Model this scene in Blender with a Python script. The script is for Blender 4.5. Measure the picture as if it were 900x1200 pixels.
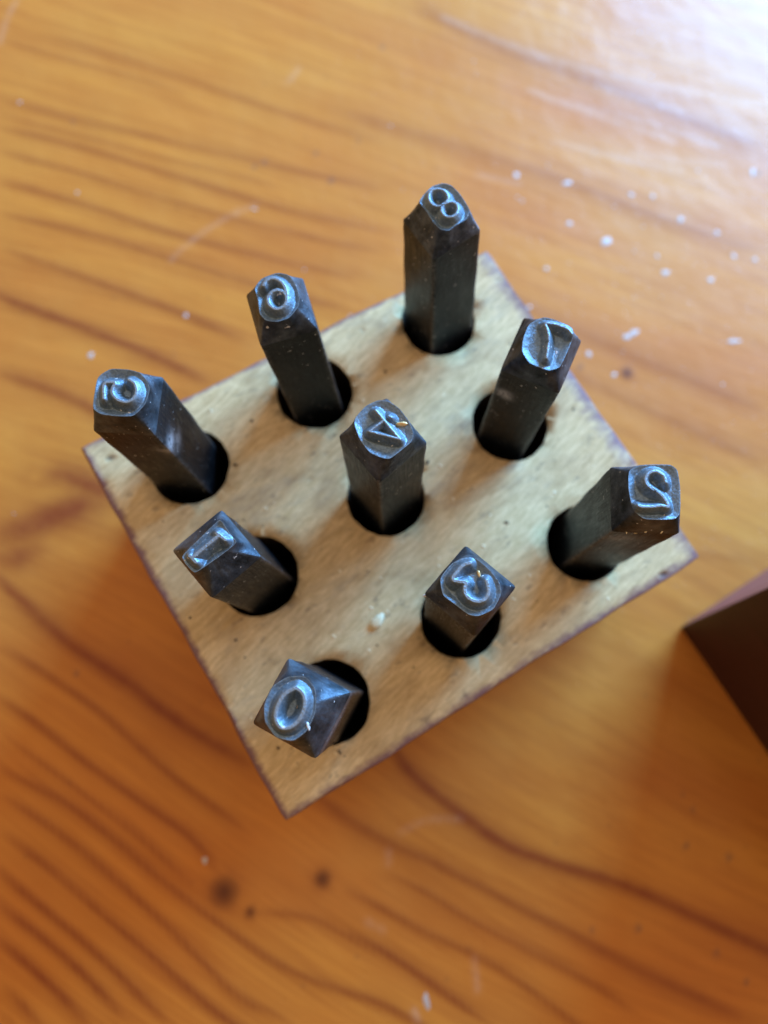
import bpy, bmesh, math, random
import numpy as np
from mathutils import Vector, Matrix, geometry
random.seed(7); rng = np.random.default_rng(7)
S = 0.00125                      # all measures below are in units of 1.25 mm
TZ = -30.0                       # table surface below the block's top face (z = 0)
scene = bpy.context.scene
for o in list(bpy.data.objects): bpy.data.objects.remove(o)
COL = scene.collection
# ------------------------------------------------------------------ camera
CAM_LOC=(14.225,9.351,85.162)
CAM_X=(0.85342,-0.51988,0.03738)
CAM_Y=(0.50161,0.83868,0.21214)
CAM_Z=(-0.14164,-0.16230,0.97652)
cd = bpy.data.cameras.new('camera'); cam = bpy.data.objects.new('camera', cd); COL.objects.link(cam)
M = Matrix(((CAM_X[0],CAM_Y[0],CAM_Z[0]),(CAM_X[1],CAM_Y[1],CAM_Z[1]),(CAM_X[2],CAM_Y[2],CAM_Z[2]))).to_4x4()
M.translation = Vector(CAM_LOC)*S
cam.matrix_world = M
cd.sensor_fit = 'VERTICAL'; cd.sensor_height = 36.0; cd.sensor_width = 27.0; cd.lens = 866/1200*36
cd.clip_start = 0.005; cd.clip_end = 50
cd.dof.use_dof = True; cd.dof.focus_distance = 63.5*S; cd.dof.aperture_fstop = 15.0
scene.camera = cam
# ------------------------------------------------------------------ light: a window up and to the right, a dim warm room
world = bpy.data.worlds.new('World'); scene.world = world; world.use_nodes = True
wt = world.node_tree; bg = wt.nodes['Background']
# a room: brighter walls on the window side, dimmer behind the viewer
_tc = wt.nodes.new('ShaderNodeTexCoord'); _dp = wt.nodes.new('ShaderNodeVectorMath'); _dp.operation='DOT_PRODUCT'
_dp.inputs[1].default_value = (.62,.60,.30); wt.links.new(_tc.outputs['Generated'], _dp.inputs[0])
_rp = wt.nodes.new('ShaderNodeValToRGB'); wt.links.new(_dp.outputs['Value'], _rp.inputs[0])
_mr = wt.nodes.new('ShaderNodeMapRange'); _mr.inputs[1].default_value=-1; _mr.inputs[2].default_value=1
wt.links.new(_dp.outputs['Value'], _mr.inputs[0]); wt.links.new(_mr.outputs[0], _rp.inputs[0])
for _e,(_p,_c) in zip([_rp.color_ramp.elements[0],_rp.color_ramp.elements.new(.6),_rp.color_ramp.elements[-1]],
        ((.15,(.10,.065,.045)),(.58,(.98,.66,.40)),(.92,(.90,.92,1.05)))):
    _e.position=_p; _e.color=(*_c,1)
wt.links.new(_rp.outputs[0], bg.inputs[0]); bg.inputs[1].default_value = 0.88
def area(name, az, el, dist, sx, sy, power, col):
    l = bpy.data.lights.new(name,'AREA'); l.shape='RECTANGLE'; l.size=sx; l.size_y=sy; l.energy=power; l.color=col
    o = bpy.data.objects.new(name,l); COL.objects.link(o)
    a,e = math.radians(az), math.radians(el)
    d = Vector((math.cos(a)*math.cos(e), math.sin(a)*math.cos(e), math.sin(e)))
    o.location = d*dist + Vector((28,24,0))*S
    o.rotation_euler = d.to_track_quat('Z','Y').to_euler()
    return o
area('window_light', 19, 22, 0.68, 0.44, 0.25, 22.0, (.18,.49,1.0))
scene.view_settings.view_transform='Standard'; scene.view_settings.look='None'
scene.view_settings.exposure=0.0; scene.view_settings.gamma=1.0

# ---- measured layout
BLOCK_CORNERS=[(-0.02, 48.45), (0.01, 0.24), (55.89, -0.29), (55.98, 46.23)]
PUNCHES={
 '8':dict(base=(45.133,40.860),lean=(-0.0675,0.0690),z=19.687,rot=0.0345,s=5.632,sb=6.272,
   outline=[(-1.33, 1.93), (-0.51, 2.33), (0.67, 2.62), (1.68, 2.32), (2.21, 1.66), (2.33, 0.42), (2.22, -0.78), (2.11, -1.55), (1.32, -2.24), (0.05, -2.16), (-0.76, -2.28), (-1.34, -1.72), (-1.46, -0.66), (-1.3, 0.63)],
   strokes=[[(0.76, 1.71), (1.15, 1.21), (1.11, 0.54), (0.77, 0.14), (0.15, 0.03), (-0.34, 0.1), (-0.69, 0.64), (-0.65, 1.32), (-0.23, 1.85), (0.33, 1.95), (0.76, 1.71)], [(0.15, 0.03), (0.86, -0.08), (1.26, -0.55), (1.06, -1.18), (0.51, -1.62), (-0.13, -1.51), (-0.48, -0.98), (-0.33, -0.32), (0.15, 0.03)]]),
 '6':dict(base=(26.888,40.823),lean=(-0.0721,0.0437),z=20.323,rot=-0.2580,s=5.678,sb=5.951,
   outline=[(-1.7, 1.68), (-0.83, 2.4), (0.66, 2.52), (1.62, 2.0), (2.01, 0.76), (1.99, -0.63), (1.6, -1.4), (0.59, -2.15), (-0.5, -2.19), (-1.47, -1.78), (-1.89, -0.96), (-1.66, 0.46)],
   strokes=[[(0.25, 0.54), (0.72, 0.26), (0.94, -0.23), (0.84, -0.79), (0.45, -1.25), (-0.17, -1.38), (-0.62, -1.05), (-0.86, -0.44), (-0.72, 0.11), (-0.25, 0.5), (0.25, 0.54)], [(0.96, -0.24), (1.06, 0.52), (0.81, 1.3), (0.23, 1.82), (-0.41, 1.8), (-0.81, 1.38)]]),
 '5':dict(base=(9.459,40.273),lean=(-0.0298,0.0175),z=20.576,rot=-0.6172,s=5.676,sb=5.885,
   outline=[(-2.08, -1.5), (-2.15, -0.44), (-2.12, 1.42), (-1.13, 2.28), (0.54, 2.3), (1.5, 2.08), (2.25, 1.34), (2.59, 0.58), (2.37, -0.8), (1.51, -1.92), (0.06, -2.02), (-1.33, -1.93)],
   strokes=[[(-1.06, -0.69), (-1.21, 0.07), (-1.24, 0.75), (-0.7, 0.85), (-0.24, 0.82), (-0.46, 0.37), (-0.46, -0.16), (-0.02, -0.66), (0.66, -0.93), (1.28, -0.83), (1.66, -0.3), (1.68, 0.38), (1.34, 0.98), (0.86, 1.19)]]),
 '7':dict(base=(45.380,24.978),lean=(-0.0497,0.0239),z=20.410,rot=-0.9697,s=5.913,sb=5.969,
   outline=[(-2.17, 1.14), (-1.21, 2.31), (-0.18, 2.48), (1.53, 2.4), (1.98, 1.68), (1.99, -0.06), (1.94, -1.63), (1.21, -2.31), (0.49, -2.36), (-0.76, -2.37), (-1.73, -1.61), (-2.1, -0.49)],
   strokes=[[(0.5, -1.56), (0.25, -0.4), (-0.01, 0.4), (-0.41, 1.04), (-0.96, 1.58), (0.11, 1.84), (1.26, 1.87), (1.71, 1.56)]]),
 '4':dict(base=(27.801,25.113),lean=(-0.0400,0.0351),z=20.806,rot=-1.4170,s=5.810,sb=5.980,
   outline=[(-2.1, -1.46), (-2.46, -0.99), (-2.69, 0.4), (-2.38, 1.59), (-1.67, 2.2), (-0.55, 2.46), (1.08, 2.27), (1.99, 1.86), (2.38, 1.28), (2.39, -0.04), (2.34, -1.19), (1.76, -1.65), (0.75, -2.11), (-0.66, -2.0)],
   strokes=[[(-1.64, 0.65), (1.7, 0.54), (-0.53, -1.01), (-0.5, 0.5)], [(-0.49, 1.21), (-0.3, 1.28)]]),
 '1':dict(base=(9.954,24.606),lean=(-0.0462,-0.0033),z=20.103,rot=-1.4010,s=5.619,sb=6.001,
   outline=[(-1.15, -2.17), (-1.33, -0.03), (-1.52, 2.18), (-1.18, 2.24), (0.08, 2.1), (0.99, 2.11), (0.99, 0.94), (0.85, -0.9), (0.7, -2.23), (-0.36, -2.3)],
   strokes=[[(-0.31, -1.51), (-0.32, 1.4)], [(-0.58, 1.33), (0.32, 1.53)], [(-0.58, -1.56), (0.18, -1.52)]]),
 '2':dict(base=(45.344,8.008),lean=(-0.0561,0.0404),z=21.375,rot=-0.5901,s=6.005,sb=5.920,
   outline=[(-2.01, 1.93), (-1.13, 2.48), (1.57, 2.61), (2.13, 2.16), (2.29, 0.57), (2.19, -1.66), (1.73, -2.22), (-0.84, -2.32), (-1.79, -1.52), (-2.09, 0.42)],
   strokes=[[(0.94, 0.88), (0.79, 1.48), (0.18, 1.88), (-0.45, 1.72), (-0.84, 1.14), (-0.67, 0.55), (0.03, 0.11), (0.54, -0.24), (0.92, -0.83), (1.11, -1.39), (0.51, -1.17), (-0.2, -1.33), (-1.17, -1.38), (-1.43, -1.28)]]),
 '3':dict(base=(27.790,8.736),lean=(-0.0646,0.0718),z=20.188,rot=-1.2619,s=5.790,sb=5.871,
   outline=[(-2.47, -1.2), (-2.53, 0.31), (-2.14, 1.36), (-1.36, 2.09), (0.15, 2.09), (1.49, 1.81), (2.25, 1.18), (2.59, -0.3), (2.01, -1.55), (1.37, -1.98), (-0.05, -2.06), (-1.35, -2.16)],
   strokes=[[(-1.36, 1.36), (-1.71, 0.87), (-1.7, 0.11), (-1.67, -0.76), (-1.11, -0.53), (-0.51, -0.05), (-0.35, -0.65), (0.24, -1.03), (0.96, -0.94), (1.48, -0.52), (1.6, 0.08), (1.31, 0.66), (0.65, 1.1)]]),
 '0':dict(base=(9.765,8.156),lean=(-0.0369,0.0492),z=21.683,rot=-1.0346,s=6.043,sb=6.060,
   outline=[(-2.5, -1.01), (-2.62, 0.57), (-1.89, 1.78), (-0.68, 2.43), (0.54, 1.94), (1.37, 0.44), (1.47, -1.12), (0.9, -2.31), (-0.42, -2.71), (-1.78, -2.12)],
   strokes=[[(-0.85, 1.36), (-0.14, 1.29), (0.46, 0.56), (0.64, -0.59), (0.27, -1.56), (-0.44, -1.93), (-1.2, -1.49), (-1.51, -0.48), (-1.43, 0.6), (-0.85, 1.36)]]),
}
HOLES={'8': (45.28, 41.03), '6': (27.27, 40.45), '5': (9.99, 39.81), '7': (45.51, 24.96), '4': (27.56, 24.73), '1': (10.55, 24.42), '2': (44.91, 8.21), '3': (27.56, 7.97), '0': (10.39, 8.11)}
GRAIN=[
 (0.60,0.50,[(11.3, 127.3), (22.3, 116.2), (33.5, 105.3), (44.4, 94.1), (61.2, 78.2)]),
 (0.46,0.40,[(10.0, 124.6), (18.8, 115.6), (31.6, 101.8), (45.8, 87.4)]),
 (0.60,0.55,[(8.9, 122.2), (20.0, 111.5), (30.3, 99.2), (40.7, 87.4), (56.8, 71.0)]),
 (0.60,0.55,[(6.8, 117.9), (17.5, 106.5), (27.9, 94.8), (38.5, 83.5), (54.7, 67.5)]),
 (0.66,0.60,[(4.4, 112.7), (14.9, 101.3), (25.1, 89.3), (35.4, 78.1), (48.5, 65.8)]),
 (0.66,0.65,[(1.7, 107.0), (12.5, 96.6), (22.8, 85.0), (31.7, 74.3), (43.2, 62.5)]),
 (0.73,0.70,[(-1.1, 101.1), (4.8, 93.6), (12.6, 84.0), (20.3, 74.4), (26.5, 65.1)]),
 (1.00,0.95,[(-6.5, 96.0), (-4.0, 91.5), (0.9, 85.7), (7.4, 76.8), (13.7, 67.8), (18.0, 61.3)]),
 (1.00,0.85,[(-11.9, 81.3), (-5.9, 74.9), (-1.0, 68.5), (3.3, 59.8)]),
 (2.92,1.00,[(-24.4, 57.6), (-18.6, 54.6), (-12.2, 54.3), (-7.6, 53.2), (-3.6, 52.3)]),
 (2.26,0.95,[(-13.8, 61.7), (-8.9, 59.4), (-5.6, 54.3), (-3.7, 49.2)]),
 (2.66,0.90,[(-26.1, 53.9), (-20.2, 51.2), (-15.7, 51.6)]),
 (1.13,0.90,[(-26.3, 53.3), (-24.7, 47.7), (-22.4, 40.9), (-19.5, 33.5), (-15.5, 25.3), (-13.3, 19.0), (-5.4, 5.2)]),
 (0.60,0.75,[(-29.4, 40.8), (-25.2, 33.0), (-21.3, 24.5), (-18.0, 15.4), (-15.6, 8.5), (-10.8, -1.9)]),
 (0.60,0.80,[(-32.8, 33.6), (-29.3, 26.6), (-25.7, 18.0), (-21.9, 9.7), (-17.6, 1.0), (-16.7, -5.6)]),
 (0.46,0.60,[(-34.9, 29.0), (-31.5, 22.0), (-27.6, 13.3), (-23.8, 4.8), (-20.5, -4.5)]),
 (0.53,0.80,[(-37.0, 24.6), (-31.2, 15.6), (-27.4, 7.1), (-22.6, -4.6), (-18.6, -13.5), (-16.2, -18.9), (-10.7, -26.1), (-5.5, -31.3), (-0.7, -39.3)]),
 (0.53,0.80,[(-38.5, 21.4), (-34.1, 12.6), (-30.2, 4.2), (-26.7, -5.9), (-24.5, -13.1), (-22.3, -20.1), (-17.6, -26.2)]),
 (0.60,0.85,[(-40.7, 16.7), (-35.8, 6.3), (-32.2, -3.7), (-28.2, -13.9), (-25.3, -20.7), (-21.4, -28.1)]),
 (0.60,0.90,[(-43.5, 13.5), (-39.3, 3.2), (-35.4, -7.5), (-31.7, -17.9)]),
 (0.66,0.95,[(-45.4, 9.4), (-40.2, -2.6), (-36.4, -14.4)]),
 (0.73,0.90,[(-47.3, 5.4), (-42.5, -7.4), (-40.7, -12.8)]),
 (0.60,0.90,[(-49.0, -0.9), (-46.1, -9.5)]),
 (0.46,0.70,[(-50.5, -4.2), (-49.5, -7.3)]),
 (0.46,0.60,[(-16.4, -10.8), (-12.0, -14.0), (-8.6, -16.6), (-6.1, -20.7), (-2.7, -26.7)]),
 (0.80,0.70,[(-1.2, -0.2), (0.8, -4.2), (3.0, -9.0), (5.5, -13.3), (11.3, -21.6), (16.7, -30.3), (21.1, -37.1), (25.7, -44.5), (31.2, -52.5), (36.7, -60.4)]),
 (0.53,0.70,[(3.4, -16.7), (7.1, -22.4), (10.2, -29.0), (14.6, -35.6), (21.2, -45.6), (24.2, -51.9)]),
 (0.53,0.75,[(-3.0, -15.4), (0.7, -21.1), (4.9, -28.2), (10.3, -35.5), (14.5, -44.5), (17.2, -51.3)]),
 (0.53,0.90,[(-5.8, -20.2), (-2.1, -25.8), (1.7, -33.3), (5.7, -41.5)]),
 (0.46,0.90,[(-5.3, -31.0), (-2.1, -37.2)]),
 (1.00,1.00,[(13.8, -0.9), (13.6, -3.6), (13.4, -6.4), (14.5, -10.6), (16.9, -16.2), (20.0, -23.0), (25.9, -30.0), (32.0, -36.6), (37.2, -44.5), (44.0, -54.0), (49.0, -59.8)]),
 (1.73,0.45,[(86.4, 110.2), (93.0, 96.7), (101.0, 85.7), (113.0, 69.4), (126.5, 50.4)]),
 (1.33,0.35,[(62.8, 95.7), (84.0, 71.5), (103.4, 45.6), (113.1, 33.2)]),
 (1.20,0.40,[(65.9, 54.8), (77.5, 35.2), (86.6, 22.7), (95.5, 10.4)]),
 (1.06,0.35,[(64.9, 42.6), (77.9, 20.7), (89.5, 2.7)]),
 (0.80,0.30,[(49.4, 14.2), (64.4, 1.9), (79.4, -10.3)]),
 (0.93,0.35,[(25.2, 135.6), (40.1, 117.8), (53.5, 101.0), (66.3, 86.6)]),
 (0.40,0.50,[(16.9, 139.2), (27.7, 126.9), (40.6, 112.4)]),
]
KNOTS=[((-17.4, -7.1), 2.26), ((-4.7, -13.0), 1.33), ((-15.6, -11.4), 0.8), ((78.6, 27.9), 1.06)]
FLECKS=[((90.3, 62.9), 0.73, 0.46), ((83.2, 68.9), 0.4, 0.53), ((99.0, 55.3), 0.4, 0.4), ((103.8, 46.9), 0.53, 0.46), ((121.0, 48.0), 0.33, 0.73), ((102.2, 53.1), 0.33, 0.4), ((95.3, 39.7), 0.53, 0.46), ((101.4, 34.6), 0.46, 0.46), ((108.0, 41.5), 0.4, 0.4), ((89.5, 49.7), 0.8, 0.4), ((86.1, 56.1), 0.46, 0.46), ((77.5, 50.9), 0.33, 0.33), ((95.9, 43.1), 0.27, 0.33), ((83.9, 33.3), 0.8, 0.4), ((98.0, 23.3), 0.93, 0.33), ((82.4, 33.3), 0.66, 0.4), ((89.7, 50.0), 0.86, 0.46), ((39.5, 86.2), 0.4, 0.27), ((14.1, 125.3), 0.27, 0.2), ((19.9, 74.3), 0.33, 0.33), ((3.1, 75.8), 0.53, 0.4), ((-17.8, -2.0), 0.4, 0.4), ((-0.3, -34.2), 0.4, 0.93), ((14.7, 104.1), 0.2, 0.27), ((60.3, 46.2), 0.33, 0.33), ((70.9, 46.4), 0.33, 0.33), ((107.8, 36.2), 0.33, 0.4), ((110.6, 33.7), 0.33, 0.4), ((74.9, 34.0), 0.46, 0.46), ((76.5, 28.7), 0.46, 0.4)]
LID=[(61.16, -11.12), (60.62, -33.11), (78.1, -10.47)]
CRUMBS=[(19.04, 13.01), (1.97, 28.56), (45.21, 24.12), (34.89, 37.76)]
SCRATCHES=[
 (0.33,0.22,[(22.5, 84.6), (25.6, 85.7), (30.2, 86.7), (36.3, 87.1), (40.3, 86.7)]),
 (0.20,0.15,[(59.5, 106.9), (57.0, 105.6)]),
 (0.40,0.30,[(16.5, 138.4), (19.9, 142.8), (23.1, 145.3)]),
 (0.27,0.60,[(95.2, 82.6), (100.0, 75.7), (106.2, 68.1), (112.3, 60.4)]),
 (0.27,0.50,[(99.1, 77.2), (106.1, 70.6), (112.6, 63.4), (118.5, 55.5)]),
 (0.20,0.40,[(93.2, 71.3), (100.7, 63.0), (110.0, 54.6)]),
 (0.60,0.35,[(89.9, 103.8), (97.5, 92.0), (108.4, 79.4), (120.2, 68.5), (132.1, 57.6)]),
 (0.20,0.40,[(106.8, 77.1), (113.0, 69.4), (117.5, 64.8)]),
 (0.20,0.30,[(103.9, 62.2), (111.1, 56.1), (117.7, 51.9)]),
 (0.27,0.30,[(77.2, 72.4), (82.9, 67.1)]),
 (0.33,0.40,[(-2.5, -34.4), (-2.6, -35.7)]),
 (0.20,0.30,[(8.1, -33.5), (6.5, -37.0)]),
 (0.27,0.25,[(60.7, 107.3), (58.0, 105.7)]),
 (0.20,0.20,[(16.6, -16.7), (12.3, -14.1), (8.2, -13.6)]),
 (0.46,0.25,[(-2.2, -21.2), (-0.7, -23.4)]),
 (0.53,0.30,[(5.1, -15.1), (4.5, -16.1)]),
]
DIRT=[((54.0, 84.3), 1.06), ((54.4, 90.4), 0.66), ((45.7, 93.3), 0.8), ((43.7, 93.5), 0.66), ((62.3, 88.9), 0.66), ((20.3, 117.1), 0.66), ((72.3, 32.9), 0.93), ((76.4, 103.8), 0.8), ((121.7, 47.3), 0.93), ((46.9, -34.0), 0.66), ((43.0, -37.4), 0.8), ((47.5, -42.0), 0.93), ((30.5, -42.6), 0.93), ((38.2, -51.4), 0.8), ((24.7, -39.4), 0.66), ((-21.6, 30.9), 0.66), ((46.9, -31.2), 0.53), ((15.1, 69.1), 0.53), ((60.9, 35.2), 0.8), ((39.7, -56.6), 0.66)]

# ------------------------------------------------------------------ helpers
def link(name, verts, faces, mats, parent=None, smooth=None, mat_idx=None, attrs=None):
    me = bpy.data.meshes.new(name)
    v = np.asarray(verts, float)*S
    me.from_pydata(v.tolist(), [], faces); me.update()
    for m in (mats if isinstance(mats,(list,tuple)) else [mats]): me.materials.append(m)
    if mat_idx is not None: me.polygons.foreach_set('material_index', mat_idx)
    if smooth is not None:
        me.polygons.foreach_set('use_smooth', [True]*len(me.polygons))
        if smooth > 0: me.set_sharp_from_angle(angle=math.radians(smooth))
    for k, a in (attrs or {}).items():
        at = me.attributes.new(k,'FLOAT','POINT'); at.data.foreach_set('value', np.asarray(a,dtype=np.float32))
    o = bpy.data.objects.new(name, me); COL.objects.link(o)
    if parent: o.parent = parent
    return o
def tag(o, label=None, cat=None, group=None, kind=None):
    if label: o['label']=label
    if cat: o['category']=cat
    if group: o['group']=group
    if kind: o['kind']=kind
    return o
class NT:
    def __init__(s, name):
        s.m = bpy.data.materials.new(name); s.m.use_nodes=True; s.t = s.m.node_tree; s.b = s.t.nodes['Principled BSDF']
    def n(s, typ, **kw):
        x = s.t.nodes.new(typ)
        for k,v in kw.items(): setattr(x,k,v)
        return x
    def l(s, a, b): s.t.links.new(a,b)
    def coords(s, scale=(1,1,1), rot=0.0, loc=(0,0,0)):
        tc = s.n('ShaderNodeTexCoord'); r = s.n('ShaderNodeMapping'); r.inputs['Scale'].default_value = (1/S,1/S,1/S); r.inputs['Rotation'].default_value=(0,0,rot)
        s.l(tc.outputs['Object'], r.inputs['Vector'])
        q = s.n('ShaderNodeMapping'); q.inputs['Scale'].default_value=scale; q.inputs['Location'].default_value=loc
        s.l(r.outputs[0], q.inputs['Vector']); return q.outputs[0]
    def noise(s, vec, scale, detail=3, rough=.55, rnd=False, dist=0.):
        x = s.n('ShaderNodeTexNoise'); x.inputs['Scale'].default_value=scale; x.inputs['Detail'].default_value=detail; x.inputs['Roughness'].default_value=rough; x.inputs['Distortion'].default_value=dist
        if rnd:
            x.noise_dimensions='4D'; oi=s.n('ShaderNodeObjectInfo'); mu=s.math('MULTIPLY', oi.outputs['Random'], 37.); s.l(mu, x.inputs['W'])
        s.l(vec, x.inputs['Vector']); return x.outputs['Fac']
    def ramp(s, fac, stops):
        x = s.n('ShaderNodeValToRGB'); e = x.color_ramp.elements
        while len(e)<len(stops): e.new(.5)
        for el,(p,c) in zip(e,stops):
            el.position=p; el.color = (c,c,c,1) if isinstance(c,(int,float)) else (*c,1)
        s.l(fac, x.inputs[0]); return x.outputs[0]
    def mix(s, fac, a, b, mode='MIX'):
        x = s.n('ShaderNodeMix'); x.data_type='RGBA'; x.blend_type=mode
        for sock,v in ((x.inputs[0],fac),(x.inputs[6],a),(x.inputs[7],b)):
            if isinstance(v,(int,float)): sock.default_value=v
            elif isinstance(v,tuple): sock.default_value=(*v,1)
            else: s.l(v,sock)
        return x.outputs[2]
    def math(s, op, a, b=None, clamp=False):
        x = s.n('ShaderNodeMath'); x.operation=op; x.use_clamp=clamp
        for i,v in enumerate((a,b)):
            if v is None: continue
            if isinstance(v,(int,float)): x.inputs[i].default_value=v
            else: s.l(v,x.inputs[i])
        return x.outputs[0]
    def attr(s, name): return s.n('ShaderNodeAttribute', attribute_name=name).outputs['Fac']
    def bump(s, h, strength, dist, prev=None):
        x = s.n('ShaderNodeBump'); x.inputs['Strength'].default_value=strength; x.inputs['Distance'].default_value=dist*S
        s.l(h, x.inputs['Height'])
        if prev is not None: s.l(prev, x.inputs['Normal'])
        return x.outputs[0]
    def set(s, **kw):
        for k,v in kw.items():
            sock = s.b.inputs[k.replace('_',' ')]
            if isinstance(v,(int,float)): sock.default_value=v
            elif isinstance(v,tuple): sock.default_value=(*v,1)
            else: s.l(v,sock)
        return s.m

# ------------------------------------------------------------------ materials
def table_mat():
    n = NT('varnished_pine')
    g = n.attr('grain'); k = n.attr('knot')
    cx = n.n('ShaderNodeCombineXYZ'); n.l(n.math('MULTIPLY', n.attr('along'), .022), cx.inputs[0]); n.l(n.attr('across'), cx.inputs[1]); gv = cx.outputs[0]
    wide = n.coords(scale=(.012,.05,1.), rot=math.radians(47), loc=(3.1,.4,0))
    fine = n.noise(gv, .62, 6, .68)
    hair = n.noise(gv, 2.6, 4, .7)
    band = n.noise(wide, 1.0, 2, .5, dist=.3)
    base = n.mix(n.ramp(band,[(.35,0.),(.65,1.)]), (.65,.245,.032), (.58,.188,.026))
    base = n.mix(n.math('MULTIPLY', n.ramp(fine,[(.44,0.),(.60,1.)]), .38), base, (.42,.115,.015))
    base = n.mix(n.math('MULTIPLY', n.ramp(hair,[(.44,0.),(.62,1.)]), .42), base, (.42,.12,.016))
    blot = n.noise(n.coords(), .05, 3, .5)
    base = n.mix(n.math('MULTIPLY', n.ramp(blot,[(.4,0.),(.7,1.)]), .3), base, (.60,.26,.045))
    wob = n.noise(n.coords(), .35, 3, .6)
    gg = n.math('MULTIPLY', g, n.math('ADD', n.math('ADD', n.math('MULTIPLY', wob, .5), .35), n.math('MULTIPLY', fine, .6)), clamp=True)
    base = n.mix(gg, base, (.25,.052,.011))
    base = n.mix(n.math('MULTIPLY',k,.85), base, (.050,.010,.006))
    base = n.mix(n.attr('dirt'), base, (.13,.075,.06))
    base = n.mix(n.attr('scratch'), base, (.72,.58,.46))
    # old dents and dirt marks
    vd = n.n('ShaderNodeTexVoronoi'); vd.inputs['Scale'].default_value=.16; n.l(n.coords(), vd.inputs['Vector'])
    sc = n.math('MULTIPLY', n.ramp(vd.outputs['Distance'],[(.03,1.),(.08,0.)]), .18)
    base = n.mix(sc, base, (.12,.05,.03))
    rough = n.math('ADD', n.math('MULTIPLY', n.noise(n.coords(), .22, 4, .6), .14), .16)
    b = n.bump(n.noise(n.coords(), .12, 2, .5), .22, 1.2)
    b = n.bump(g, .25, .25, b)
    b = n.bump(n.noise(n.coords(scale=(.25,1.,1.), rot=math.radians(40)), 2.5, 4, .65), .12, .3, b)
    sv = n.n('ShaderNodeTexVoronoi'); sv.inputs['Scale'].default_value=.55; n.l(n.coords(), sv.inputs['Vector'])
    b = n.bump(n.ramp(sv.outputs['Distance'],[(.0,0.),(.16,1.)]), .30, .35, b)
    return n.set(Base_Color=base, Roughness=.5, Specular_IOR_Level=.18, Coat_Weight=1.0, Coat_Roughness=rough, Coat_IOR=1.15, Normal=b, Coat_Normal=b)
def block_mat(side=False):
    n = NT('stained_wood_side' if side else 'pale_block_wood')
    tc = n.n('ShaderNodeTexCoord'); sp = n.n('ShaderNodeSeparateXYZ'); n.l(tc.outputs['Object'], sp.inputs[0])
    X = n.math('DIVIDE', sp.outputs[0], S); Y = n.math('DIVIDE', sp.outputs[1], S)
    dl = X; dr = n.math('SUBTRACT', 56.0, X); db = n.math('ADD', Y, .15)
    yt = n.math('SUBTRACT', 48.4, n.math('MULTIPLY', X, .0393)); dt = n.math('SUBTRACT', yt, Y)
    edge = n.math('MINIMUM', n.math('MINIMUM', n.math('MULTIPLY',dl,1.5), n.math('MULTIPLY',dr,.45)), n.math('MINIMUM', n.math('MULTIPLY',db,1.1), n.math('MULTIPLY',dt,1.5)))
    nz = n.noise(n.coords(scale=(.6,1,1)), .7, 5, .7)
    edge = n.math('ADD', edge, n.math('MULTIPLY', n.math('SUBTRACT', nz, .5), 2.6))
    fib = n.noise(n.coords(scale=(.15,1.,1.), rot=math.radians(-14)), 2.6, 7, .75, dist=.6)
    mott = n.noise(n.coords(scale=(.5,1.,1.)), .28, 5, .7, dist=.8)
    base = n.mix(n.ramp(fib,[(.38,0.),(.60,1.)]), (.55,.375,.16), (.77,.565,.285))
    base = n.mix(n.math('MULTIPLY', n.ramp(mott,[(.45,0.),(.66,1.)]), .45), base, (.33,.20,.085))
    gry = n.noise(n.coords(scale=(.45,1.,1.), loc=(7,3,1)), .22, 5, .65, dist=.5)
    base = n.mix(n.math('MULTIPLY', n.ramp(gry,[(.54,0.),(.72,1.)]), .5), base, (.24,.19,.135))
    drk = n.noise(n.coords(scale=(.5,1.,1.), loc=(1,9,5)), .75, 4, .7)
    base = n.mix(n.math('MULTIPLY', n.ramp(drk,[(.60,0.),(.72,1.)]), .6), base, (.12,.08,.05))
    stain = n.ramp(edge,[(.0,1.),(1.9,0.)])
    base = n.mix(n.math('MULTIPLY', stain, .88), base, (.17,.068,.085))
    v = n.n('ShaderNodeTexVoronoi'); v.inputs['Scale'].default_value=.33; n.l(n.coords(scale=(.6,1,1),rot=.2), v.inputs['Vector'])
    pit = n.math('MULTIPLY', n.ramp(v.outputs['Distance'],[(.03,1.),(.16,0.)]), n.ramp(n.noise(n.coords(loc=(4,4,4)), .21, 2),[(.52,0.),(.60,1.)]))
    base = n.mix(n.math('MULTIPLY', pit, .75), base, (.05,.03,.02))
    b = n.bump(fib, .35, .2); b = n.bump(pit, .5, -.3, b); b = n.bump(n.noise(n.coords(), 3.5, 4, .7), .3, .12, b)
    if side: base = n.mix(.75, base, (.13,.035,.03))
    return n.set(Base_Color=base, Roughness=.62, Specular_IOR_Level=.3, Normal=b)
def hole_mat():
    n = NT('shaded_hole_wood')  # same wood as the block, shade inside the holes put into its colour
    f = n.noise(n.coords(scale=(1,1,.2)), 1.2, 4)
    return n.set(Base_Color=n.ramp(f,[(.3,(.03,.022,.016)),(.7,(.09,.06,.035))]), Roughness=.8, Specular_IOR_Level=.2)
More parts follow.
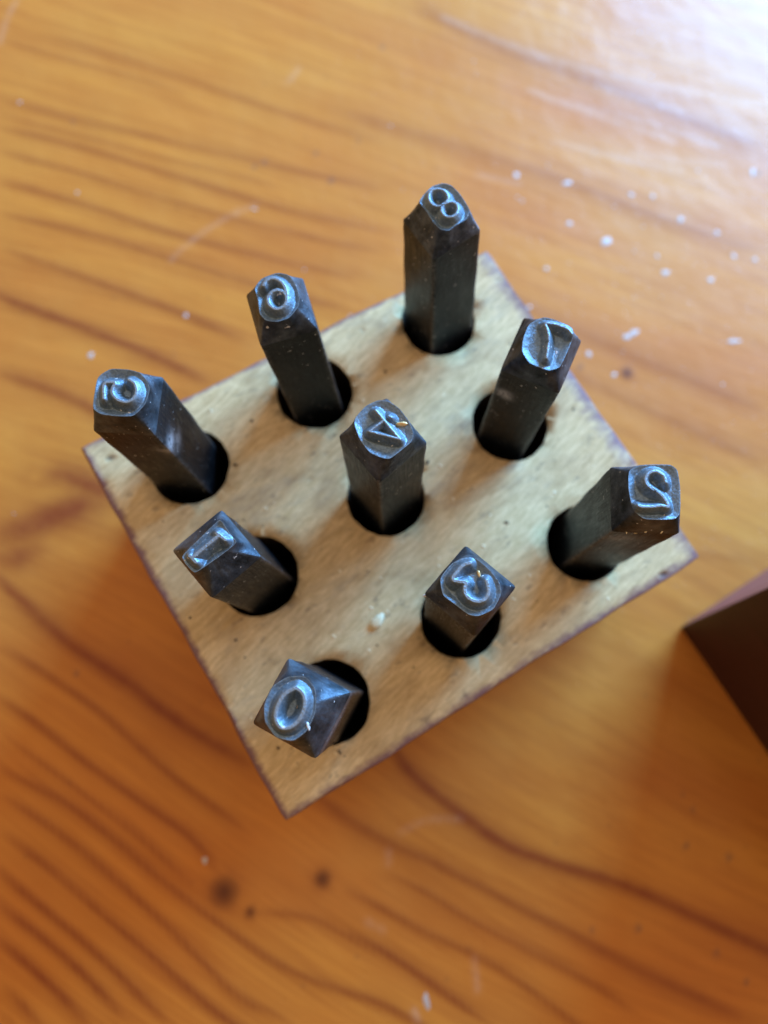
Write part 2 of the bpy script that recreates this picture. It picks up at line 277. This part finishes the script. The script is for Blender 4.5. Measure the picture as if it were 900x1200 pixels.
def steel_mat(kind):
    n = NT({'shank':'blackened_steel','tip':'ground_dark_steel','face':'bare_struck_steel'}[kind])
    c = n.coords()
    a = n.noise(c, .5, 5, .65, rnd=True); f = n.noise(c, 4.5, 5, .7, rnd=True); s = n.noise(n.coords(scale=(1,1,1),loc=(5,5,5)), 2.6, 2, .5, rnd=True)
    if kind=='shank':
        base = n.ramp(a,[(.3,(.006,.008,.010)),(.55,(.011,.014,.017)),(.75,(.020,.019,.018))]); met=.15; r0=.42
    elif kind=='tip':
        base = n.ramp(a,[(.35,(.03,.04,.045)),(.5,(.08,.10,.12)),(.68,(.17,.21,.24))]); met=.85; r0=.46
    else:
        base = n.mix(n.attr('crest'), n.ramp(f,[(.35,(.11,.16,.20)),(.65,(.22,.30,.36))]), (.30,.37,.42)); met=.72; r0=.47
    speck = n.ramp(s,[(.70,0.),(.72,1.)])
    lint = n.noise(n.coords(loc=(2,8,3)), 1.1, 6, .75, rnd=True)
    base = n.mix(n.math('MULTIPLY', n.ramp(lint,[(.6,0.),(.72,1.)]), .22), base, (.30,.31,.32))
    base = n.mix(n.math('MULTIPLY', speck, .8), base, (.75,.75,.72))
    met_s = n.math('MULTIPLY', n.math('SUBTRACT', 1., speck), met)
    rough = n.math('ADD', n.math('MULTIPLY', a, .22), r0-.1)
    if kind=='shank':
        sm = n.math('MULTIPLY', n.attr('scuff'), n.ramp(n.noise(c, 2.2, 4, .7, rnd=True),[(.36,0.),(.52,1.)]))
        base = n.mix(sm, base, (.62,.64,.66))
        wm = n.math('MULTIPLY', n.attr('worn'), n.ramp(n.noise(c, 1.4, 5, .75, rnd=True),[(.42,0.),(.62,1.)]))
        base = n.mix(n.math('MULTIPLY', wm, .8), base, (.20,.19,.18))
    b = n.bump(f, .45 if kind!='shank' else .25, .10 if kind!='face' else .08)
    b = n.bump(n.noise(c, 1.3, 4, .6, rnd=True), .35, .16, b)
    if kind=='shank':
        gl = n.noise(n.coords(scale=(1.,1.,.06)), 6., 3, .6, rnd=True); b = n.bump(gl, .35, .06, b)
        rough = n.math('ADD', rough, n.math('MULTIPLY', n.math('SUBTRACT', gl, .5), .5))
    return n.set(Base_Color=base, Metallic=met_s, Roughness=rough, Specular_IOR_Level=.16 if kind=='shank' else .5, Normal=b)
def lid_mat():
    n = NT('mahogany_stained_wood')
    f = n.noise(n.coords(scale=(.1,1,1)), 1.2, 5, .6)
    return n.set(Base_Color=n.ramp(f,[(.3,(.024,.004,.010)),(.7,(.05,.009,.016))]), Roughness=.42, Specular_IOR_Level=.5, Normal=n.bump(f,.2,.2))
def plain(name, c1, c2, rough=.6, scale=3., metal=0.):
    n = NT(name); f = n.noise(n.coords(), scale, 3)
    return n.set(Base_Color=n.ramp(f,[(.3,c1),(.7,c2)]), Roughness=rough, Metallic=metal, Normal=n.bump(f,.3,.1))
M_TABLE=table_mat(); M_BLOCK=block_mat(); M_SIDE=block_mat(True); M_HOLE=hole_mat()
M_SHANK=steel_mat('shank'); M_TIP=steel_mat('tip'); M_FACE=steel_mat('face'); M_LID=lid_mat(); M_LID_LIT=plain('window_lit_lid_wood',(.24,.075,.065),(.31,.10,.085),.5,.3)  # second lid wood is paler, with the window's light put into its colour
M_FLECK=plain('glint_and_dust_fleck',(.42,.33,.26),(.60,.52,.46),.5,1.5)
M_STRAW=plain('pale_wood_chip',(.72,.58,.30),(.88,.76,.5),.6)
M_BRASS=plain('brass_shaving',(.65,.42,.15),(.85,.65,.32),.35,3.,.5)
M_DUST_GLINT=plain('pale_dust_or_glint',(.55,.56,.58),(.8,.8,.78),.7)

# ------------------------------------------------------------------ table top: one sheet, grain laid in as an attribute
def seg_dist(P, pts):
    best = np.full(len(P), 1e9)
    for a,b in zip(pts[:-1],pts[1:]):
        a=np.array(a);b=np.array(b);d=b-a;t=np.clip(((P-a)@d)/max(d@d,1e-9),0,1)
        best=np.minimum(best, np.hypot(*(P-(a+t[:,None]*d)).T))
    return best
def smooth_line(pts, k=3):
    p=np.array(pts,float)
    for _ in range(k):
        q=[p[0]]
        for a,b in zip(p[:-1],p[1:]): q += [a*.75+b*.25, a*.25+b*.75]
        q.append(p[-1]); p=np.array(q)
    return p
def build_table():
    def axis(lo,hi,step,far):
        core=np.arange(lo,hi,step); return np.concatenate([[-far,-far*.6,lo-60,lo-20],core,[hi+20,hi+60,far*.6,far]])
    xs=axis(-60,152,.6,560); ys=axis(-68,152,.6,520)
    X,Y=np.meshgrid(xs,ys); P=np.stack([X.ravel(),Y.ravel()],1)
    g=np.zeros(len(P))
    for w,s,pts in GRAIN:
        pl=smooth_line(pts,2 if len(pts)>2 else 1); lo=pl.min(0)-8; hi=pl.max(0)+8
        m=np.all((P>lo)&(P<hi),axis=1)
        Q=P[m]; Q=Q+.12*np.stack([np.sin(Q[:,1]*.31+Q[:,0]*.17),np.cos(Q[:,0]*.27)],1)
        d=seg_dist(Q,pl)
        e=np.minimum(np.hypot(*(Q-pl[0]).T),np.hypot(*(Q-pl[-1]).T))
        v=s**.95*(.75*np.exp(-(d/(w*.85))**2)+.35*np.exp(-(d/(w*2.4))**2))*np.clip(e/6,0,1)**.5
        g[m]=np.maximum(g[m],v)
    # straight pine lines outside the part in view
    out=np.clip((np.maximum(np.abs(P[:,0]-46)-106,np.abs(P[:,1]-42)-110))/30,0,1)
    ac=P[:,0]*.69+P[:,1]*.72+4*np.sin(P[:,0]*.013-P[:,1]*.017)
    g=np.maximum(g,out*.5*np.clip(np.sin(ac*.7),0,1)**3)
    kn=np.zeros(len(P))
    for (c,r) in KNOTS:
        d=np.hypot(*(P-np.array(c)).T); kn=np.maximum(kn,.9*np.clip(1.1-d/r,0,1)**.8); g=np.maximum(g,.7*np.exp(-(d/(1.3*r))**2))
    scr=np.zeros(len(P)); dirt=np.zeros(len(P)); jit=rng.uniform(.4,1.,len(P))
    for w,s,pts in SCRATCHES:
        pl=smooth_line(pts,1); m=np.all((P>pl.min(0)-3)&(P<pl.max(0)+3),axis=1)
        scr[m]=np.maximum(scr[m],s*.6*np.exp(-(seg_dist(P[m],pl)/max(w,.45))**2)*jit[m])
    for c,r in DIRT:
        d=np.hypot(*((P-np.array(c))*np.array([1,1.25])).T); dirt=np.maximum(dirt,.65*np.exp(-(d/(.6*r))**2.5))
    # smooth coordinate across the grain, fitted to the traced lines, so fine fibres follow them
    TP=[];TT=[]
    for w,s,pts in GRAIN:
        pl=smooth_line(pts,1); dd=np.diff(pl,axis=0); L=np.hypot(*dd.T); ok=L>.5
        TP.append(((pl[1:]+pl[:-1])/2)[ok]); TT.append((dd/np.maximum(L,1e-9)[:,None])[ok])
    TP=np.concatenate(TP); TT=np.concatenate(TT); TT*=np.sign(TT@np.array([.6,-.8]))[:,None]; TN=np.stack([-TT[:,1],TT[:,0]],1)
    c0=np.array([46.,42.]); sc0=100.
    ex=[(i,j) for i in range(5) for j in range(5-i) if i+j>0]
    def grad(Q):
        q=(Q-c0)/sc0; gx=np.stack([i*q[:,0]**max(i-1,0)*q[:,1]**j for i,j in ex],1)/sc0; gy=np.stack([j*q[:,0]**i*q[:,1]**max(j-1,0) for i,j in ex],1)/sc0
        return gx,gy
    gx,gy=grad(TP)
    A=np.concatenate([3*(gx*TT[:,:1]+gy*TT[:,1:]),.5*(gx*TN[:,:1]+gy*TN[:,1:]),np.eye(len(ex))*.0015])
    bb=np.concatenate([np.zeros(len(TP)),.5*np.ones(len(TP)),np.zeros(len(ex))])
    co=np.linalg.lstsq(A,bb,rcond=None)[0]
    Qc=np.clip(P,[-55,-62],[148,148]); q=(Qc-c0)/sc0
    acr=np.stack([q[:,0]**i*q[:,1]**j for i,j in ex],1)@co+(P-Qc)@np.array([.72,.69])
    alo=P@np.array([.62,-.78])
    nx,ny=len(xs),len(ys); i=np.arange(nx-1)[None,:]+np.arange(ny-1)[:,None]*nx; i=i.ravel()
    F=np.stack([i,i+1,i+nx+1,i+nx],1).tolist()
    V=np.column_stack([P,np.full(len(P),TZ)])
    t=link('table_top',V,F,M_TABLE,attrs={'grain':g,'knot':kn,'scratch':scr,'dirt':dirt,'across':acr,'along':alo},smooth=0)
    tag(t,kind='structure')
    # solid edge and underside of the table
    a,b=560,520; z0,z1=TZ-.01,TZ-22
    v=[(-a,-b,z0),(a,-b,z0),(a,b,z0),(-a,b,z0),(-a,-b,z1),(a,-b,z1),(a,b,z1),(-a,b,z1)]
    link('table_edge',v,[(0,4,5,1),(1,5,6,2),(2,6,7,3),(3,7,4,0),(7,6,5,4)],M_TABLE,parent=t)
build_table()

# ------------------------------------------------------------------ block with nine drilled holes
def hole_centre(k):
    b=np.array(PUNCHES[k]['base']); h=np.array(HOLES[k]); return b*.5+h*.5
def build_block():
    C=[np.array(c) for c in BLOCK_CORNERS]; C[0]+=[-.35,.25]; C[1]+=[-.35,-.45]; C[2]+=[.15,-.1]
    loop=[]
    for a,b in zip(C,C[1:]+C[:1]):
        d=b-a; L=np.hypot(*d); u=d/L; nrm=np.array([u[1],-u[0]])
        nseg=48; ts=np.linspace(0,1,nseg,endpoint=False)
        ph=rng.uniform(0,6,4)
        for t in ts:
            w=.10*math.sin(t*9+ph[0])+.06*math.sin(t*27+ph[1])+.035*math.sin(t*61+ph[2])
            env=min(1,min(t,1-t)*12)
            p=a+d*t+nrm*w*env
            loop.append(p)
    loop=np.array(loop); n=len(loop); cen=loop.mean(0)
    # round the four corners a little
    for c in C:
        dd=np.hypot(*(loop-c).T); m=dd<1.0
        loop[m]+= (cen-loop[m])/np.hypot(*(cen-loop[m]).T)[:,None]*((1-dd[m])*.12)[:,None]
    # corners wind left, bottom, right, top = counter-clockwise seen from above
    inn=loop+(cen-loop)/np.hypot(*(cen-loop).T)[:,None]*.45
    pts=[Vector(p) for p in inn]; edges=[(i,(i+1)%n) for i in range(n)]; circ={}
    NH=72
    for k in HOLES:
        c=hole_centre(k); s=len(pts); ph=rng.uniform(0,6,3)
        th=np.linspace(0,2*math.pi,NH,endpoint=False)
        r=4.62+.07*np.sin(2*th+ph[0])+.05*np.sin(5*th+ph[1])+.03*np.sin(13*th+ph[2])
        circ[k]=(s,c,th,r)
        pts+= [Vector((c[0]+(ri+.16)*math.cos(t),c[1]+(ri+.16)*math.sin(t))) for t,ri in zip(th,r)]
        edges+= [(s+i,s+(i+1)%NH) for i in range(NH)]
    ni=len(pts)
    for x in np.arange(1.5,55,1.5):
        for y in np.arange(1.2,47,1.5):
            q=np.array([x+rng.uniform(-.3,.3),y+rng.uniform(-.3,.3)])
            if all(np.hypot(*(q-circ[k][1]))>5.6 for k in circ) and np.min(np.hypot(*(inn-q).T))>1.0: pts.append(Vector(q))
    V2,E2,F2,OV,_,_=geometry.delaunay_2d_cdt(pts,edges,[],1,1e-5)
    remap={}
    for i,src in enumerate(OV):
        for sidx in src: remap[sidx]=i
    V=[(v.x,v.y,0.0) for v in V2]; 
    # gentle unevenness of the hand sawn face
    V=[(x,y,.06*math.sin(x*.31+y*.17)+.05*math.sin(x*.11-y*.37)) for x,y,_ in V]
    F=[];MI=[]
    for f in F2:
        c=np.mean([[V2[i].x,V2[i].y] for i in f],axis=0)
        if any(np.hypot(*(c-circ[k][1]))<4.7 and all(any(abs(np.hypot(V2[i].x-circ[k][1][0],V2[i].y-circ[k][1][1])-4.78)<.3 for _ in [0]) for i in f) for k in circ): continue
        a,b,cc=[V2[i] for i in f[:3]]
        if (b-a).cross(cc-a)<0: f=f[::-1]
        F.append(tuple(f)); MI.append(0)
    def ring(P,z):
        s=len(V); V.extend([(p[0],p[1],z if np.isscalar(z) else z[i]) for i,p in enumerate(P)]); return list(range(s,s+len(P)))
    def bridge(A,B,mi,flip=False):
        m=len(A)
        for i in range(m):
            q=(A[i],B[i],B[(i+1)%m],A[(i+1)%m]); F.append(q[::-1] if flip else q); MI.append(mi)
    top=[remap[i] for i in range(n)]
    mid=inn*.3+loop*.7
    r1=ring(mid,-.12); r2=ring(loop,-.45); r3=ring(loop,-3.); r4=ring(loop,-29.2); r5=ring(inn,-29.99)
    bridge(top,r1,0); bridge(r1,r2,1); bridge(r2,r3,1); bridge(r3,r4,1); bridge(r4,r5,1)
    F.append(tuple(r5[::-1])); MI.append(1)
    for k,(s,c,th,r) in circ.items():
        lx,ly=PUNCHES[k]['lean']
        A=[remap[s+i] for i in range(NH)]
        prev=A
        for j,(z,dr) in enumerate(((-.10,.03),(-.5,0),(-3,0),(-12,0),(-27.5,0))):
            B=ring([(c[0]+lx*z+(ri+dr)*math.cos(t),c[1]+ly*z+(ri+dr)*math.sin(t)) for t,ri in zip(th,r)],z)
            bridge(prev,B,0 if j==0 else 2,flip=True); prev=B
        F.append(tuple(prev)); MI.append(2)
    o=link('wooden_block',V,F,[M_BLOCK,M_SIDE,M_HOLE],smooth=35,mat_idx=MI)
    tag(o,'pale wooden block with nine round holes and purple stained edges, holding the steel punches','wooden block')
build_block()

# ------------------------------------------------------------------ punches
NA=160
SCUFFS=[('7',(-1.9,-2.96,-4.98),.75,1.0),('7',(-1.5,-2.96,-5.5),.6,.9),('5',(2.84,-2.14,-4.56),1.1,.9),('5',(2.84,-1.2,-6.5),1.0,.5),('4',(-2.6,-2.6,-4.2),1.2,.35),('2',(-1.5,-2.95,-3.),1.3,.25),('0',(2.9,0,-2.5),2.4,.3)]
def rsq(th,h,r=.10):
    """radius of a rounded square of half side h towards angle th"""
    p=24.; return h/((abs(math.cos(th))**p+abs(math.sin(th))**p)**(1/p))
def polar_outline(ol,th):
    pl=np.array(ol); q=[]
    p=pl
    for w in (.14,.22,.25):
        q=np.empty((2*len(p),2)); nx=np.roll(p,-1,0); q[0::2]=p*(1-w)+nx*w; q[1::2]=p*w+nx*(1-w); p=q
    a=np.arctan2(p[:,1],p[:,0]); r=np.hypot(p[:,0],p[:,1]); o=np.argsort(a); a=a[o];r=r[o]
    a=np.concatenate([a-2*math.pi,a,a+2*math.pi]); r=np.concatenate([r,r,r])
    return np.interp(th,a,r)*1.02
TH=(np.arange(NA)/NA*2*math.pi)
TIP_H=2.5
def build_punch(k,label):
    d=PUNCHES[k]; lx,ly=d['lean']; ax=Vector((lx,ly,1)).normalized()
    e1=Vector((math.cos(d['rot']),math.sin(d['rot']),0)); e1=(e1-ax*e1.dot(ax)).normalized(); e2=ax.cross(e1)
    root=bpy.data.objects.new('number_punch',None); COL.objects.link(root); root.empty_display_size=.005
    m=Matrix(((e1.x,e2.x,ax.x),(e1.y,e2.y,ax.y),(e1.z,e2.z,ax.z))).to_4x4()
    bot=-26.5
    m.translation=(Vector((d['base'][0],d['base'][1],0))+ax*bot)*S
    root.matrix_world=m
    tag(root,label,'number punch','steel number punches standing in the wooden block')
    sh=d['z']/ax.z-bot; zb=-bot; rg=np.random.default_rng(ord(k))
    # shank
    ths=TH; unit=np.array([rsq(t,1.) for t in ths]); unit=np.minimum(unit, 1.375)
    zs=[0,.6,8,16,zb-3,zb]+list(np.linspace(zb+1.5,sh-1.3,34))+[sh-.7,sh-.15,sh]
    V=[];F=[]
    ph=rg.uniform(0,6,8)
    for z in zs:
        t=max(0,(z-zb)/(sh-zb)); h=(d['sb']*(1-t)+d['s']*t)/2
        if z<.5: h-=.35
        hh=h*(1+.006*math.sin(z*.9+ph[0])*(z<sh-1))
        r=unit*hh*(1+.004*np.sin(3*ths+z*.7+ph[1])*(z<sh-1))
        if z==sh: shoulder=r
        V+= [(ri*math.cos(a),ri*math.sin(a),z) for ri,a in zip(r,ths)]
    nz=len(zs)
    for j in range(nz-1):
        for i in range(NA):
            a=j*NA+i;b=j*NA+(i+1)%NA; F.append((a,b,b+NA,a+NA))
    F.append(tuple(range(NA))[::-1]); F.append(tuple(range((nz-1)*NA,nz*NA)))
    VV=np.array(V); sc=np.zeros(len(VV))
    an=np.arctan2(VV[:,1],VV[:,0]); worn=np.exp(-((np.abs((an%(math.pi/2))-math.pi/4))/.055)**2)
    for (kk_,(x,y,z),rad,st) in SCUFFS:
        if kk_==k: sc=np.maximum(sc,st*np.exp(-((VV-np.array([x,y,z+sh]))**2).sum(1)/rad**2))
    link('shank',V,F,M_SHANK,parent=root,smooth=28,attrs={'scuff':sc,'worn':worn})
    # ground bevel facets from the square shoulder up to the worn face outline
    ro=polar_outline(d['outline'],ths)
    ro=np.minimum(ro,shoulder-.06)
    NR=10; V=[];F=[]
    nse=rg.normal(0,1,(NR+1,NA)); ker=np.exp(-np.linspace(-2,2,9)**2); ker/=ker.sum()
    nse=np.array([np.convolve(np.concatenate([x[-4:],x,x[:4]]),ker,'valid') for x in nse])
    for j in range(NR+1):
        t=j/NR; r=(shoulder+.004)*(1-t)+ro*t
        z=sh+TIP_H*(t**.97)
        r=r+ (.035*nse[j] if 0<j<NR else 0)*(1)
        V+= [(ri*math.cos(a),ri*math.sin(a),z) for ri,a in zip(r,ths)]
    for j in range(NR):
        for i in range(NA):
            a=j*NA+i;b=j*NA+(i+1)%NA; F.append((a,b,b+NA,a+NA))
    tip=link('bevelled_tip',V,F,M_TIP,parent=root,smooth=24)
    # struck face with the raised reversed numeral
    NRR=64; rings=1-(np.arange(NRR)/(NRR))**1.0
    P=np.concatenate([np.stack([ro*q*np.cos(ths),ro*q*np.sin(ths)],1) for q in rings]+[np.zeros((1,2))])
    edge=np.concatenate([np.full(NA,(1-q))*ro for q in rings]+[[2.0]])
    ds=np.full(len(P),1e9)
    for st in d['strokes']:
        st=np.array(st)
        if len(st)>4 and k!='4': st=smooth_line(st,2)
        ds=np.minimum(ds,seg_dist(P,st))
    low=-(.24 if k in '742' else .34)*np.clip((edge-.06)/.6,0,1)
    low+= .012*(np.sin(P[:,0]*7+ph[2])*np.sin(P[:,1]*6+ph[3]))*np.clip(edge/.5,0,1)
    w={'7':.07,'4':.07,'1':.12,'2':.10,'8':.08,'6':.11,'5':.10,'3':.12,'0':.12}[k]
    crest=.62-1.35*np.maximum(ds-w,0)-.25*np.maximum(ds-.35,0)
    # soft maximum joins flank and floor
    kk=.08; hgt=np.maximum(low,crest)+kk*np.exp(-np.abs(low-crest)/kk)*.5
    fall=np.clip(edge/.09,0,1); hgt=hgt*fall
    hgt+= (rg.normal(0,.006,len(P))+.008*np.sin(P[:,0]*11+ph[4]+2*np.sin(P[:,1]*5))*np.sin(P[:,1]*13+ph[5]+2*np.sin(P[:,0]*4)))*fall
    cr=np.clip(1-(ds-w)/.12,0,1)*.6*fall; cr=np.maximum(cr,.0*np.clip(1-np.abs(edge-.05)/.07,0,1))
    V=np.column_stack([P,sh+TIP_H+hgt]); F=[]
    for j in range(NRR-1):
        for i in range(NA):
            a=j*NA+i;b=j*NA+(i+1)%NA; F.append((a,b,b+NA,a+NA))
    c=len(P)-1
    for i in range(NA): F.append(((NRR-1)*NA+i,(NRR-1)*NA+(i+1)%NA,c))
    link('raised_numeral',V,F,M_FACE,parent=tip,smooth=50,attrs={'crest':cr})
    return root,m,sh
LABELS={
'8':'black steel punch with reversed figure 8, standing farthest from the viewer near the top corner',
'6':'black steel punch with a reversed figure 6, between the figure 5 and figure 8 punches',
'5':'black steel punch with sideways figure 5, nearest the left corner',
'7':'black steel punch with thin reversed figure 7 and pale scuff on its shank',
'4':'black steel punch with reversed figure 4, standing in the middle hole',
'1':'black steel punch with straight bar for figure 1, along the lower left edge',
'2':'black steel punch with a reversed figure 2 nearest the right corner of the block',
'3':'black steel punch with flat-topped reversed figure 3, between figures 0 and 2',
'0':'black steel punch with an oval figure 0, nearest the bottom corner of the block'}
FR={}
for k in '865741230':
    FR[k]=build_punch(k,LABELS[k])

# ------------------------------------------------------------------ small scraps lying on things
def blob(rx,ry,rz,seed,n=14,dome=True):
    r=np.random.default_rng(seed); V=[];F=[]
    rad=1+.28*r.normal(0,1,n); rad=np.clip(np.convolve(np.r_[rad[-1],rad,rad[0]],[.25,.5,.25],'valid'),.55,1.5)
    for q,z in ((1.,0.),(.86,.6),(.5,1.)):
        for i in range(n):
            a=2*math.pi*i/n; V.append((rx*rad[i]*q*math.cos(a),ry*rad[i]*q*math.sin(a),rz*z*(1+.15*r.normal())) )
    for j in range(2):
        for i in range(n):
            a=j*n+i;b=j*n+(i+1)%n; F.append((a,b,b+n,a+n))
    F.append(tuple(range(2*n,3*n))); F.append(tuple(range(n))[::-1])
    return V,F
def place(V,M): return [tuple(M@Vector(v)) for v in V]
# pale flecks painting glints of dents and scratches, and dust, all over the varnish: nobody could count them
V=[];F=[]
extra=[]
for i in range(30):
    a=rng.normal(0,1,2); p=np.array([96,60])+a*np.array([26,20])
    extra.append(((p[0],p[1]),rng.uniform(.10,.38),rng.uniform(.10,.36)))
for i in range(12):
    p=(rng.uniform(-45,145),rng.uniform(-60,145)); extra.append((p,rng.uniform(.08,.26),rng.uniform(.08,.26)))
for i,(c,a,b) in enumerate(list(FLECKS)+extra):
    if -1.5<c[0]<57.5 and -1.5<c[1]<50: continue
    v,f=blob(a*(1.1 if i<len(FLECKS) else .8),b*(1.1 if i<len(FLECKS) else .8),.07,i); M=Matrix.Translation((c[0],c[1],TZ+.003))@Matrix.Rotation(rng.uniform(-.7,.2) if i<len(FLECKS) else rng.uniform(0,3),4,'Z')
    s=len(V); V+=place(v,M); F+=[tuple(s+q for q in ff) for ff in f]
o=link('glint_and_dust_flecks',V,F,M_FLECK,smooth=50); tag(o,'scattered pale flecks painting dent glints, and dust specks stuck to the orange varnished table','dust',kind='stuff')
# dust on the punches' facets: shavings lying on the steel, and one painted corner glint
def chip(name,mat,k,u,v,h,size,rz,tilt,label,cat,seed,group=None):
    root,m,sh=FR[k]; V,F=blob(size[0],size[1],size[2],seed,10)
    o=link(name,V,F,mat,smooth=50)
    o.matrix_world=m@Matrix.Translation(Vector((u,v,sh+h))*S)@Matrix.Rotation(rz,4,'Z')@Matrix.Rotation(tilt,4,'X')
    return tag(o,label,cat,group)
chip('brass_shaving',M_BRASS,'4',.57,1.75,2.28,(.62,.24,.22),.9,.2,'golden chip stuck on the face of the middle punch beside its figure 4','metal chip',1)
chip('brass_shaving',M_BRASS,'3',-.24,1.3,2.25,(.14,.42,.14),.9,0,'thin yellow shaving caught on the face of the figure 3 punch','metal chip',2)
chip('brass_shaving',M_BRASS,'0',-.07,.05,2.2,(.13,.48,.14),.3,0,'thin yellow shaving lying inside the oval of the figure 0 punch','metal chip',4)
chip('pale_chip_or_glint',M_DUST_GLINT,'0',1.38,-.81,2.42,(.35,.14,.10),-.6,0,'white chip on the rim of the figure 0 punch face','chip',5)
chip('pale_chip_or_glint',M_DUST_GLINT,'7',1.15,-.27,2.15,(.13,.26,.12),.3,0,'white speck right of the stem of the figure 7','chip',6)
chip('pale_chip_or_glint',M_DUST_GLINT,'4',-1.64,-.11,2.15,(.2,.16,.1),.3,0,'white speck at the left of the figure 4','chip',7)
for w_,(u,v,h,a,sz) in zip(('leftmost','second from left','third from left','rightmost'),((-1.74,-2.93,-.03,1.9,.34),(-.8,-2.95,-.25,.1,.22),(.0,-2.9,.25,.5,.26),(1.35,-2.86,.35,.9,.36))):
    chip('pale_chip_or_glint',M_STRAW,'2',u,v,h,(sz,.10,.10),a,1.2,w_+' of the four pale chips along the figure 2 punch','chip',8,'pale chips on the figure 2 punch')
chip('pale_chip_or_glint',M_DUST_GLINT,'3',-2.72,-2.78,-.7,(.28,.14,.14),.9,.6,'white painted glint on the left corner of the figure 3 punch','chip',9)  # pale solid painting the bright glint on this shoulder corner
def crumb(name,mat,x,y,size,rz,label,cat,seed):
    V,F=blob(size[0],size[1],size[2],seed,12); o=link(name,V,F,mat,smooth=50)
    o.location=Vector((x,y,.10))*S; o.rotation_euler=(0,0,rz); return tag(o,label,cat)
crumb('wood_crumb',M_STRAW,CRUMBS[0][0],CRUMBS[0][1],(1.3,.55,.4),.38,'small pale wood crumb lying on the block between the 1 and 3 punches','crumb',3)

# fine sawdust and grit on the block
for nm,mat,cnt,lo,hi,lab in (('sawdust',M_STRAW,46,.05,.20,'tiny pale sawdust grains sprinkled over the block top'),('grit',M_HOLE,34,.05,.20,'tiny dark grit specks sprinkled over the block top')):
    V=[];F=[]; n=0
    while n<cnt:
        p=np.array([rng.uniform(1,55),rng.uniform(1,45)])
        if any(np.hypot(*(p-hole_centre(k)))<5.1 for k in HOLES): continue
        a=rng.uniform(lo,hi); v,f=blob(a*rng.uniform(1,2.2),a,a*.45,500+n,7); s=len(V)
        V+=place(v,Matrix.Translation((p[0],p[1],.06*math.sin(p[0]*.31+p[1]*.17)+.05*math.sin(p[0]*.11-p[1]*.37)-.01))@Matrix.Rotation(rng.uniform(0,3),4,'Z')); F+=[tuple(s+q for q in ff) for ff in f]; n+=1
    tag(link(nm,V,F,mat,smooth=50),lab,'dust' if nm=='sawdust' else 'grit',kind='stuff')

# ------------------------------------------------------------------ dark red box lid standing at the right
def build_lid():
    c=Vector((LID[0][0],LID[0][1])); u=(Vector(LID[1])-c).normalized(); w=(Vector(LID[2])-c).normalized()
    root=bpy.data.objects.new('box_lid',None); COL.objects.link(root)
    m=Matrix(((u.x,w.x,0),(u.y,w.y,0),(0,0,1))).to_4x4(); m.translation=Vector((c.x,c.y,TZ+.01))*S; root.matrix_world=m
    tag(root,'dark red stained wooden box lid standing on the table right of the block','box lid')
    L,W,H,T=62.,54.,34.,2.6
    inv=m.to_3x3().inverted(); shv=inv@Vector((.04,.115,0))   # the box leans a little out of square
    def panel(name,x0,x1,y0,y1,z0,z1,bev=.35):
        bm=bmesh.new(); bmesh.ops.create_cube(bm,size=1)
        for v in bm.verts: v.co=Vector(((x0+x1)/2+v.co.x*(x1-x0),(y0+y1)/2+v.co.y*(y1-y0),(z0+z1)/2+v.co.z*(z1-z0)))
        bmesh.ops.bevel(bm,geom=list(bm.edges),offset=bev,segments=2,affect='EDGES',profile=.6)
        for v in bm.verts: v.co+=Vector((shv.x,shv.y,0))*v.co.z; v.co*=S
        me=bpy.data.meshes.new(name); bm.to_mesh(me); bm.free(); me.materials.append(M_LID); me.materials.append(M_LID_LIT)
        for p in me.polygons: p.material_index=1 if p.normal.x<-.8 else 0  # outer faces on this side take the lid wood painted as window-lit
        o=bpy.data.objects.new(name,me); COL.objects.link(o); o.parent=root
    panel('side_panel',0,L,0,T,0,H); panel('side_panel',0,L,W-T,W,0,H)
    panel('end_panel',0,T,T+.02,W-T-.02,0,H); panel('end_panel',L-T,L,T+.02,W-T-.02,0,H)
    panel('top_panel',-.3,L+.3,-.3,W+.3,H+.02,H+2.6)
build_lid()
